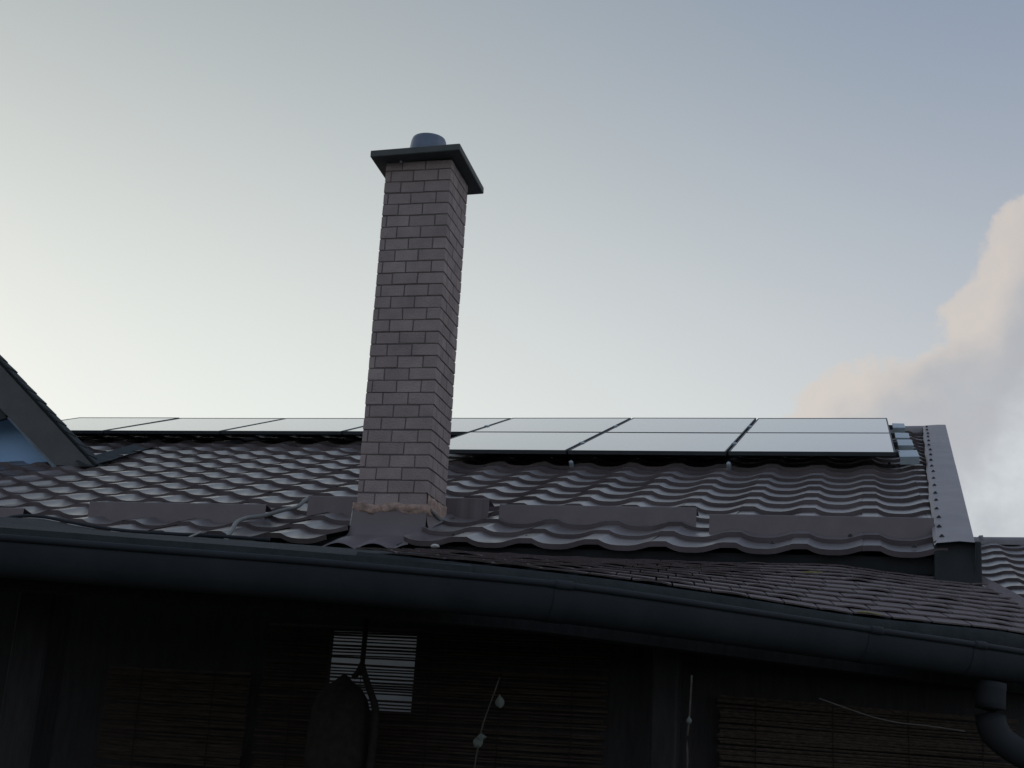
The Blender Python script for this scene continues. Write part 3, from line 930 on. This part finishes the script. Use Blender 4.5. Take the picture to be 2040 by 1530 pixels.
rows = [[p + Vector((0, 0, 0.02)) for p in bm_path], [p - outward(rim, i) * 0.08 + Vector((0, 0, 0.02)) for i, p in enumerate(bm_path)],
        [p - outward(rim, i) * 0.08 + Vector((0, 0, -0.12)) for i, p in enumerate(bm_path)], [p + Vector((0, 0, -0.12)) for p in bm_path], [p + Vector((0, 0, 0.02)) for p in bm_path]]
b.grid(rows); b.build('eave_beam', M_PORCH, porch)

# ------------------------------------------------------------------ gutter and downpipe
gut = empty('rain_gutter', (-0.9, 4.4, 0.5))
tag(gut, 'long dark grey gutter curving along the porch eave', 'gutter')
b = MB(); rows = []
GW, GD = 0.15, 0.108
for k in range(15):
    a = math.pi * k / 14
    cxx = -GW / 2 + GW / 2 * math.cos(a); dz = -GD * math.sin(a) ** 0.95
    rows.append([p + outward(rim, i) * cxx + Vector((0, 0, dz)) for i, p in enumerate(rim)])
b.grid(rows)
tr = b.build('trough', M_GUTTER, gut, True)
m_ = tr.modifiers.new('thickness', 'SOLIDIFY'); m_.thickness = 0.003; m_.offset = -1
b = MB(); b.tube([p + outward(rim, i) * 0.004 + Vector((0, 0, 0.002)) for i, p in enumerate(rim)], 0.0115, 10); b.build('bead', M_GUTTER, gut, True)
def near(x): return min(range(len(rim)), key=lambda i: abs(rim[i].x - x))
for x in (-0.934, 0.061, 0.413, -2.9):
    i = near(x); o_ = outward(rim, i); t_ = Vector((-o_.y, o_.x, 0))
    b = MB(); rows = []
    for k in range(15):
        a = math.pi * k / 14
        cxx = -GW / 2 + (GW / 2 + 0.005) * math.cos(a); dz = -(GD + 0.005) * math.sin(a) ** 0.95
        rows.append([rim[i] + t_ * q + o_ * cxx + Vector((0, 0, dz)) for q in (-0.03, -0.01, 0.01, 0.03)])
    b.grid(rows)
    b.tube([rim[i] + t_ * q + o_ * 0.004 + Vector((0, 0, 0.002)) for q in (-0.03, -0.015, 0.015, 0.03)], 0.0155, 10)
    b.build('connector', M_GUTTER, gut, True)
# downpipe: outlet, short drop, elbow
i = near(0.52); c = rim[i] - outward(rim, i) * GW / 2
b = MB()
pp = resample([(c.x, c.y, 0.53), (c.x - 0.005, c.y - 0.0, 0.46), (c.x - 0.005, c.y, 0.38), (c.x + 0.02, c.y, 0.325), (c.x + 0.09, c.y + 0.01, 0.275), (c.x + 0.20, c.y + 0.03, 0.225), (c.x + 0.42, c.y + 0.10, 0.12)], 28)
b.tube(pp, [0.057 if j < 9 else 0.053 for j in range(28)], 18)
dp = b.build('downpipe', M_PIPE, gut, True)

# ------------------------------------------------------------------ under the porch roof
def reeds(name, x0, x1, y0, y1, z0, z1, pitch_, r_, lab, gap=0.06):
    e = empty(name, ((x0 + x1) / 2, (y0 + y1) / 2, z0))
    b = MB(); z = z0
    while z < z1:
        if random.random() > gap:
            n_ = 5; tilt = random.uniform(-0.008, 0.008); pts = []
            s0_, s1_ = random.uniform(0, 0.015), random.uniform(0.985, 1)
            for i in range(n_ + 1):
                t = lerp(s0_, s1_, i / n_); pts.append((lerp(x0, x1, t), lerp(y0, y1, t) + random.uniform(-.003, .003), z + tilt * (t - .5) + 0.0025 * noise.noise(Vector((t * 4, z * 40, 0))) + (x0 - lerp(x0, x1, t)) * 0.0))
            b.tube(pts, r_ * random.uniform(0.75, 1.25), 5)
        z += pitch_ * random.uniform(0.75, 1.25)
    o = b.build('reeds', M_REED, e); tag(o, kind='stuff')
    nsl = max(2, int((x1 - x0) / 0.28))
    for k in range(nsl):
        t = (k + 0.5) / nsl; x, y = lerp(x0, x1, t), lerp(y0, y1, t)
        b = MB(); b.tube([(x, y - 0.008, z0), (x + 0.004, y - 0.008, (z0 + z1) / 2), (x, y - 0.008, z1)], 0.002, 5); b.build('cord', M_WICKER, e)
    tag(e, lab, 'reed screen', 'reed screens in the porch')
reeds('reed_screen', -3.05, -2.42, 5.36, 5.40, -0.45, 0.40, 0.012, 0.0052, 'reed screen at the left beside the dark porch post', 0.02)
reeds('reed_screen', -2.40, -0.95, 5.44, 5.46, -0.45, 0.62, 0.0125, 0.0040, 'wide reed screen in front of the bright window', 0.12)
reeds('reed_screen', -0.55, 0.62, 5.62, 6.18, -0.35, 0.42, 0.012, 0.0052, 'reed screen at the lower right by the downpipe', 0.03)

# bell-shaped lantern in front of the window
hp = empty('hanging_lantern', (-1.92, 5.15, 0.0))
tag(hp, 'dark bell-shaped lantern hanging on a cord before the bright window', 'lantern')
hc = Vector((-1.860, 5.15, 0))
b = MB(); b.tube([(hc.x, 5.15, 0.80), (hc.x + 0.002, 5.15, 0.55), (hc.x + 0.002, 5.15, 0.41)], 0.0105, 8); b.build('cord', M_WICKER, hp, True)
b = MB(); b.tube(resample([(hc.x + 0.002, 5.15, 0.43), (hc.x + 0.022, 5.145, 0.385), (hc.x + 0.05, 5.14, 0.33), (hc.x + 0.078, 5.13, 0.27), (hc.x + 0.085, 5.12, 0.18), (hc.x + 0.08, 5.12, 0.0)], 16), [0.012 + 0.006 * (k / 15) for k in range(16)], 8); b.build('strap', M_WICKER, hp, True)
b = MB(); b.tube(resample([(hc.x + 0.002, 5.15, 0.44), (hc.x - 0.012, 5.15, 0.405), (hc.x - 0.03, 5.15, 0.385)], 6), 0.012, 8); b.build('strap', M_WICKER, hp, True)
b = MB(); b.lathe([(0.006, 0.0), (0.02, -0.012), (0.04, -0.03), (0.07, -0.05), (0.095, -0.085), (0.11, -0.13), (0.118, -0.2), (0.122, -0.3), (0.115, -0.42), (0.105, -0.42), (0.11, -0.3)], (hc.x - 0.066, 5.15, 0.395), 28)
b.build('bell', M_WICKER, hp, True)

# dry vine with pale leaves
vn = empty('dry_vine', (-1.3, 4.8, -0.2))
tag(vn, 'thin pale dry vine with two withered leaves hanging in the dark porch', 'vine')
b = MB(); b.tube(resample([(-1.222, 4.80, 0.385), (-1.240, 4.80, 0.325), (-1.262, 4.80, 0.255), (-1.274, 4.80, 0.209), (-1.278, 4.80, 0.175), (-1.283, 4.80, 0.15), (-1.291, 4.80, 0.074), (-1.30, 4.80, -0.05)], 26), 0.0028, 6); b.build('stem', M_STEM, vn, True)
def leaf(c, s, a, bend, parent, name='leaf', m=M_LEAF):
    b = MB(); rows = []
    for i in range(7):
        t = i / 6; w = math.sin(math.pi * min(1, t * 1.05) ** 0.8) * 0.42 + 0.02
        row = []
        for k in (-1, -.5, 0, .5, 1):
            lx, ly = k * w * s * 0.8, (t - .5) * s
            x = lx * math.cos(a) - ly * math.sin(a); z = lx * math.sin(a) + ly * math.cos(a)
            row.append((c[0] + x, c[1] + bend * (k * k * 0.25 + (t - .4) ** 2) * s, c[2] + z))
        rows.append(row)
    b.grid(rows); return b.build(name, m, parent, True)
leaf((-1.217, 4.79, 0.302), 0.048, 0.15, 0.7, vn)
leaf((-1.283, 4.79, 0.163), 0.050, -0.6, 0.8, vn)
leaf((-1.270, 4.785, 0.178), 0.034, -1.5, 0.6, vn)
b = MB(); b.tube(resample([(-0.556, 4.80, 0.42), (-0.560, 4.8, 0.28), (-0.566, 4.8, 0.20), (-0.562, 4.8, 0.14), (-0.57, 4.8, 0.0)], 16), 0.0035, 6)
v2_ = empty('dry_twig', (-0.56, 4.8, 0.0)); b.build('stem', M_STEM, v2_, True); leaf((-0.560, 4.79, 0.272), 0.026, 0.1, 0.6, v2_)
tag(v2_, 'faint brown twig with one small bud right of the hanging vine', 'twig')
b = MB(); b.tube(resample([(-0.14, 4.95, 0.375), (-0.06, 4.95, 0.35), (0.037, 4.95, 0.322), (0.12, 4.95, 0.308), (0.22, 5.0, 0.305), (0.34, 5.1, 0.30)], 20), 0.0025, 6)
o = b.build('wire', M_STEM, None, True); tag(o, 'faint sagging wire above the right reed screen', 'wire')

# ------------------------------------------------------------------ small debris on the porch roof
def straw(a, c, r_, lab, m=M_STRAW, nm='straw'):
    b = MB(); a, c = Vector(a), Vector(c); mid = a.lerp(c, .5) + Vector((0, 0, 0.003)); b.tube([a, mid, c], [r_ * .7, r_, r_ * .6], 6)
    tag(b.build(nm, m, None, True), lab, 'straw')
straw((-2.10, 6.30, 1.065), (-1.985, 6.30, 1.068), 0.0035, 'yellow straw lying below the chimney foot')
straw((-0.272, 6.30, 1.020), (-0.165, 6.30, 1.024), 0.0034, 'yellow straw lying on the shingles at the right')
straw((-0.012, 5.53, 0.752), (0.075, 5.53, 0.742), 0.0034, 'pale straw lying in the gutter at the right')
b = MB(); b.lathe([(0.0001, 0.016), (0.012, 0.013), (0.019, 0.004), (0.016, -0.006), (0.0001, -0.012)], (0, 0, 0), 9)
for q in b.v: q += Vector((noise.noise(q * 60), noise.noise(q * 70 + Vector((3, 0, 0))), noise.noise(q * 50))) * 0.005
o = b.build('pebble', M_WHITE, None, True); o.location = (-2.04, 6.55, 1.143); o.scale = (1.25, 1, 0.8); tag(o, 'small white pebble at the right foot of the chimney', 'pebble')
b = MB(); b.hexa([(-2.15, 6.52, 1.098), (-2.08, 6.50, 1.112), (-2.08, 6.52, 1.115), (-2.15, 6.54, 1.10), (-2.15, 6.52, 1.104), (-2.08, 6.50, 1.120), (-2.08, 6.52, 1.122), (-2.15, 6.54, 1.106)])
o = b.build('wood_chip', M_WHITE); tag(o, 'pale wood chip lying beside the white pebble', 'chip')
